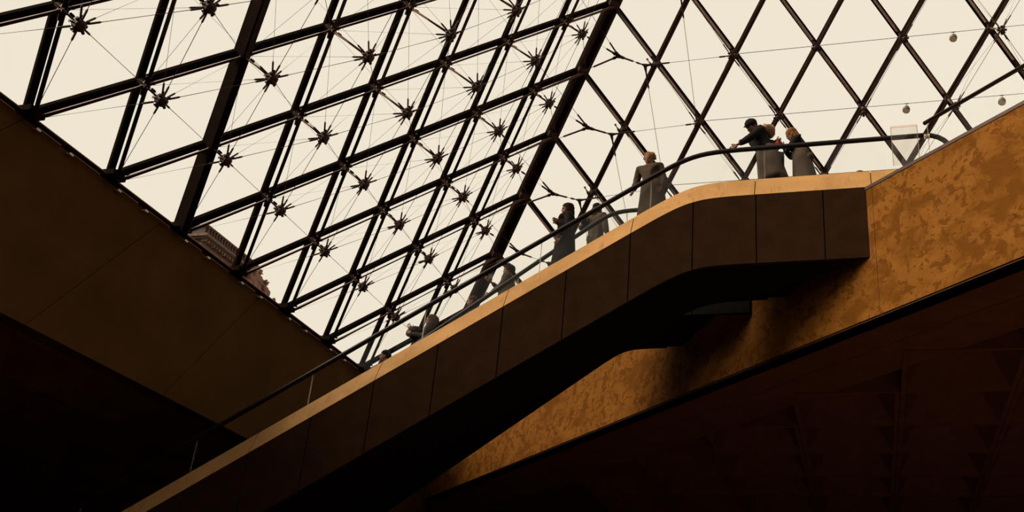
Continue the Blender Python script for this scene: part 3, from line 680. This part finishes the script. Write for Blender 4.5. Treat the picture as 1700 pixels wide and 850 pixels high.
def person(label, crown, floor_z, yaw, H=1.7, lean=(0, 0), look=(0, 0), handL=None, handR=None, top=None, legs=None, coat=None, coat_len=.0, hair=None, hair_style='short', extras=None, wide=1.0, feet=None):
    """crown: top of the head (x, y, z); yaw: direction faced; lean: hip offset behind the head (forward, left)"""
    F = V((math.cos(yaw), math.sin(yaw), 0)); Lf = V((-F.y, F.x, 0)); U = V((0, 0, 1))
    s = H / 1.72
    crown = V(crown); yw = yaw + look[0]
    f = V((math.cos(yw) * math.cos(look[1]), math.sin(yw) * math.cos(look[1]), math.sin(look[1])))
    l_ = U.cross(f).normalized(); hu = f.cross(l_).normalized()
    hc = crown - hu * .125 * s
    fz = floor_z
    hip = V((hc.x, hc.y, fz)) - F * lean[0] - Lf * lean[1]; hip.z = fz + .93 * s
    neckb = hc - hu * .11 * s - f * .02 * s
    spine = (neckb - hip); sl = spine.length; want = .56 * s
    chestt = hip + spine * (min(sl, want * 1.12) / sl) if sl > want * 1.12 else neckb - spine.normalized() * .03
    t = thing('person', label, 'person', (hip.x, hip.y, fz), 'people on the escalators and landing')
    sp = (chestt - hip).normalized()
    sh = chestt - sp * .04 * s
    shL, shR = sh + Lf * .17 * s * wide, sh - Lf * .17 * s * wide
    hL, hR = hip + Lf * .09 * s, hip - Lf * .09 * s
    st = feet or .12
    ftL, ftR = V((hip.x, hip.y, fz + .08)) + Lf * .11 + F * st, V((hip.x, hip.y, fz + .08)) - Lf * .11 - F * st
    knL, ftL = two_bone(hL, ftL, .43 * s, .42 * s, F); knR, ftR = two_bone(hR, ftR, .43 * s, .42 * s, F)
    wL = V(handL) if handL is not None else shL - U * .5 * s + F * .12 + Lf * .06
    wR = V(handR) if handR is not None else shR - U * .5 * s + F * .12 - Lf * .06
    elL, wL = two_bone(shL, wL, .29 * s, .26 * s, -F * .5 - U + Lf * .4); elR, wR = two_bone(shR, wR, .29 * s, .26 * s, -F * .5 - U - Lf * .4)
    mid = hip + sp * .22 * s; chest = hip + sp * .42 * s
    vs = [hip, mid, chest, sh, neckb, hc - hu * .02, shL, elL, wL, shR, elR, wR, hL, knL, ftL, hR, knR, ftR, ftL + F * .16 - U * .035, ftR + F * .16 - U * .035]
    es = [(0, 1), (1, 2), (2, 3), (3, 4), (4, 5), (3, 6), (6, 7), (7, 8), (3, 9), (9, 10), (10, 11), (0, 12), (12, 13), (13, 14), (0, 15), (15, 16), (16, 17), (14, 18), (17, 19)]
    rr = [.125, .115, .13, .09, .055, .05, .055, .042, .028, .055, .042, .028, .085, .055, .038, .085, .055, .038, .035, .035]
    rr = [r * s for r in rr]
    def ex(bm): add_head(bm, hc, f, hu, s)
    bm = skin_mesh(vs, es, rr, 0, .013, 1, ex)
    add_hand(bm, wL, (wL - elL) + V((0, 0, -.0)), -Lf * .3 + U, s, .6); add_hand(bm, wR, (wR - elR), Lf * .3 + U, s, .6)
    obj('body', bm, M['skin'], t, True)
    for q in (-1, 1):
        bm = B(); add_blob(bm, hc + f * .080 * s + l_ * .031 * q * s + hu * .004 * s, .0115 * s, 2); obj('eye', bm, M['eye'], t, True)
    # jacket
    cl = [hip - sp * .08 * s, mid, chest, sh, neckb - (neckb - sh) * .3, shL, elL, wL - (wL - elL).normalized() * .02, shR, elR, wR - (wR - elR).normalized() * .02]
    ce_ = [(0, 1), (1, 2), (2, 3), (3, 4), (3, 5), (5, 6), (6, 7), (3, 8), (8, 9), (9, 10)]
    cr = [(.175 * wide, .15), (.165 * wide, .145), (.175 * wide, .155), (.125, .11), (.075, .075), (.088, .088), (.07, .07), (.05, .05), (.088, .088), (.07, .07), (.05, .05)]
    cr = [(a * s, b_ * s) for a, b_ in cr]
    bm = skin_mesh(cl, ce_, cr, 0, .016, 1, None, .012)
    obj('jacket', bm, top, t, True)
    if coat_len:
        bm = B(); n = 20; rings = []
        lv = 9
        for q in range(lv + 1):
            a = q / lv; c = (hip + sp * .25 * s) * (1 - a) + (V((hip.x, hip.y, hip.z - coat_len))) * a if a < 1 else V((hip.x, hip.y, hip.z - coat_len))
            rx = (.17 * wide + .10 * a) * s; ry = (.15 + .08 * a) * s
            rings.append([bm.verts.new(c + F * ry * math.cos(2 * math.pi * k / n) * (1 + .06 * a * math.sin(5 * 2 * math.pi * k / n)) + Lf * rx * math.sin(2 * math.pi * k / n) * (1 + .06 * a * math.cos(7 * 2 * math.pi * k / n))) for k in range(n)])
        for a, b_ in zip(rings, rings[1:]):
            for k in range(n): bm.faces.new([a[k], a[(k + 1) % n], b_[(k + 1) % n], b_[k]])
        bm.faces.new(rings[0][::-1]); bm.faces.new(rings[-1])
        obj('coat_skirt', bm, coat or top, t, True)
    bm = skin_mesh([hip, hL, knL, ftL, hR, knR, ftR], [(0, 1), (1, 2), (2, 3), (0, 4), (4, 5), (5, 6)], [.14 * s, .105 * s, .078 * s, .062 * s, .105 * s, .078 * s, .062 * s], 0, .018, 1, None, .008)
    obj('trousers', bm, legs, t, True)
    for ft in (ftL, ftR):
        bm = B(); add_blob(bm, ft + F * .07 - U * .035, V((.14, .05, .045)), 3, Matrix((F, Lf, U)).transposed())
        for v in bm.verts: v.co.z = max(v.co.z, fz + .004)
        obj('shoe', bm, M['rubber'], t, True)
    def T(a, b_, c): return hc + f * a * s + l_ * b_ * s + hu * c * s
    R = Matrix((f, l_, hu)).transposed()
    if hair is not None:
        bm = B(); vv = []
        vv += add_blob(bm, T(-.028, 0, .045), V((.108, .092, .098)) * s, 3, R)
        if hair_style in ('long', 'bob', 'scarf'):
            dn = {'long': .26, 'bob': .14, 'scarf': .2}[hair_style]
            vv += add_blob(bm, T(-.06, 0, -.06), V((.075, .095, .10 + dn * .3)) * s, 3, R)
            for q in (-1, 1): vv += add_blob(bm, T(-.01, .072 * q, -.06), V((.05, .03, .10 + dn * .2)) * s, 3, R)
            vv += add_blob(bm, T(-.07, 0, -.05 - dn * .6), V((.06, .085, dn * .6)) * s, 3, R)
        if hair_style == 'curly':
            for q in range(46):
                a, b_ = random.uniform(0, 6.28), random.uniform(-.35, 1)
                vv += add_blob(bm, T(-.03 + .1 * math.cos(a) * math.sqrt(1 - b_ * b_) * (1 if math.cos(a) < .3 else .6), .095 * math.sin(a) * math.sqrt(1 - b_ * b_), .045 + .10 * b_), random.uniform(.02, .034) * s, 1)
        if hair_style == 'hood':
            vv += add_blob(bm, T(-.05, 0, 0), V((.115, .105, .135)) * s, 3, R); vv += add_blob(bm, T(-.07, 0, -.1), V((.1, .11, .1)) * s, 3, R)
        if hair_style == 'updo':
            vv += add_blob(bm, T(-.12, 0, .03), V((.055, .06, .055)) * s, 3, R)
        lumpy(bm, vv, .012, 30)
        # keep the face clear
        obj('hair' if hair_style != 'hood' else 'hood', bm, hair, t, True)
    if extras: extras(t, T, R, dict(f=f, l=l_, up=hu, F=F, Lf=Lf, wL=wL, wR=wR, sh=sh, hc=hc, hip=hip, s=s, sp=sp))
    return t
def ray_at(px, py, x):
    d = CR @ V(((px - PPX) / FPX, -(py - 425) / FPX, -1)); k = (x - CP.x) / d.x; return CP + d * k
YL = math.pi / 2      # facing image left (+y)
YC = math.pi          # facing the camera side (-x)
blk = cloth('black_wool', (0.010, 0.007, 0.006)); drk = cloth('charcoal_cloth', (0.028, 0.019, 0.014)); gry = cloth('taupe_cloth', (0.055, 0.035, 0.022)); oli = cloth('olive_cloth', (0.04, 0.027, 0.015))
blond = cloth('blond_hair', (0.17, 0.075, 0.022), .5); lhair = cloth('light_curls', (0.22, 0.11, 0.045), .5); dhair = cloth('dark_hair', (0.012, 0.007, 0.005)); bhair = cloth('brown_hair', (0.05, 0.024, 0.012)); fur = cloth('beige_fur', (0.27, 0.165, 0.09), .6)
red = cloth('red_cloth', (0.30, 0.02, 0.015)); glass_greyed = cloth('cloth_greyed_by_glass', (0.05, 0.034, 0.022))  # last cloth: grey of the balustrade reflection is put into the colour

def ex1(t, T, R, g):
    s = g['s']
    bm = B(); vv = add_blob(bm, T(-.012, 0, .045), V((.112, .094, .09)) * s, 3, R)
    for v in bm.verts:
        r = (v.co - T(0, 0, .015)); 
        if r.dot(g['up']) < 0: v.co -= g['up'] * r.dot(g['up'])
    add_blob(bm, T(.10, 0, .03), V((.055, .06, .01)) * s, 2, R)
    obj('cap', bm, blk, t, True)
    bm = B(); c = g['sh'] - g['F'] * .10 + V((0, 0, .06)); vv = []
    for q in range(14):
        a = q / 13 * math.pi; vv += add_blob(bm, c - g['F'] * .14 * math.sin(a) + g['Lf'] * .19 * math.cos(a) + V((0, 0, .03 * math.sin(a))), .085, 2)
    lumpy(bm, vv, .03, 22); obj('fur_hood', bm, fur, t, True)
def at(px, py, x): return ray_at(px, py, x)
p = at(1242, 199, -11.05)
person('person in black cap and black jacket with beige fur hood leaning over the handrail', p, 0, YL + .45, 1.86, (.36, -.12), (.35, -.55), handL=at(1210, 250, -11.38), handR=at(1296, 234, -11.1), top=blk, legs=glass_greyed, coat=glass_greyed, hair=dhair, extras=ex1, wide=1.5, coat_len=.45)
def ex2(t, T, R, g):
    bm = B(); vv = add_blob(bm, g['wL'] + V((0, .03, -.02)), V((.07, .06, .09)), 2); lumpy(bm, vv, .03, 20); obj('scarf', bm, red, t, True)
p = at(1308, 216, -11.0)
person('blond person in dark jacket looking down on the landing at right', p, 0, YL + .1, 1.68, (.22, -.05), (.1, -.5), handL=at(1294, 240, -11.05), handR=at(1300, 244, -11.0), top=blk, legs=gry, coat=gry, coat_len=.5, hair=blond, hair_style='bob', extras=ex2, wide=1.1)
p = at(1077, 254, -11.15)
person('person with short light hair in a grey-brown coat facing the camera on the escalator bend', p, PR1(-8.9), YC - .15, 1.72, (-.02, -.12), (-.05, -.2), top=gry, legs=drk, coat=oli, coat_len=.55, hair=lhair, hair_style='curly', wide=1.15)
def ex4(t, T, R, g):
    bm = B(); c = g['wR'] + V((-.02, .05, .06)); add_box(bm, tuple(c + V((-.01, -.035, -.05))), tuple(c + V((.01, .035, .05)))); obj('phone', bm, M['lamp'], t)
p = at(941, 338, -11.1)
person('dark-haired person in a long black coat raising a small cup towards the face', p, PR1(-7.45), YL + .35, 1.74, (.0, -.06), (.15, -.1), handR=at(926, 372, -11.25), top=blk, legs=drk, coat=blk, coat_len=.62, hair=dhair, hair_style='scarf', extras=ex4, wide=1.12)
def ex5(t, T, R, g):
    bm = B(); pts = [T(-.03 + .02 * math.sin(a), .098 * math.cos(a), -.02 + .10 * math.sin(a)) for a in [math.pi * k / 12 for k in range(13)]]
    add_tube(bm, pts, .009, 6); obj('hairband', bm, fur, t)
    bm = B(); vv = add_blob(bm, g['wL'] + V((0, 0, .03)), V((.10, .10, .09)), 2); lumpy(bm, vv, .04, 16); obj('bag', bm, blk, t, True)
p = at(994, 341, -9.1)
person('person with pale hairband and grey jacket seen from behind, beside the black-coated one', p, PR2(-7.4), -.35, 1.70, (.0, .0), (0, -.2), handL=at(972, 369, -9.2), top=gry, legs=drk, hair=dhair, hair_style='bob', extras=ex5, wide=1.1)
def ex6(t, T, R, g):
    bm = B(); c = g['wR'] + V((0, .02, .10)); add_box(bm, tuple(c + V((-.008, -.04, -.07))), tuple(c + V((.008, .04, .07)))); obj('phone', bm, M['eye'], t)
p = at(844, 440, -9.1)
person('curly-haired person in grey top holding a phone up in one raised hand', p, PR2(-5.65), YL + .25, 1.72, (.0, -.08), (.1, -.05), handR=at(815, 468, -9.25), handL=at(812, 487, -9.2), top=gry, legs=drk, hair=dhair, hair_style='curly', extras=ex6)
p = at(783, 492, -9.1)
person('person whose brown-haired head shows above the coping just left of the phone holder', p, PR2(-4.95), YL + .3, 1.60, (.0, .0), (.1, -.1), top=drk, legs=drk, hair=bhair, hair_style='short')
def ex8(t, T, R, g):
    bm = B(); vv = add_blob(bm, (g['wL'] + g['wR']) / 2 + V((0, -.08, -.03)), V((.13, .2, .13)), 3); lumpy(bm, vv, .05, 9); obj('bag', bm, blk, t, True)
p = at(716, 523, -9.15)
person('hooded person with one dark-sleeved arm stretched out to the left along the coping', p, PR2(-4.1), YL + .4, 1.74, (.0, -.05), (.15, -.05), handL=at(684, 553, -9.35), handR=at(684, 548, -9.1), top=drk, legs=drk, hair=bhair, hair_style='hood', wide=1.1, extras=ex8)
p = at(640, 582, -9.15)
person('person lowest on the flight, only the dark top of the head showing', p, PR2(-3.3), YL + .4, 1.66, (.0, .0), (.1, 0), top=drk, legs=drk, hair=dhair, hair_style='short')

for o in SC.objects:
    if '_w' in o.keys(): del o['_w']
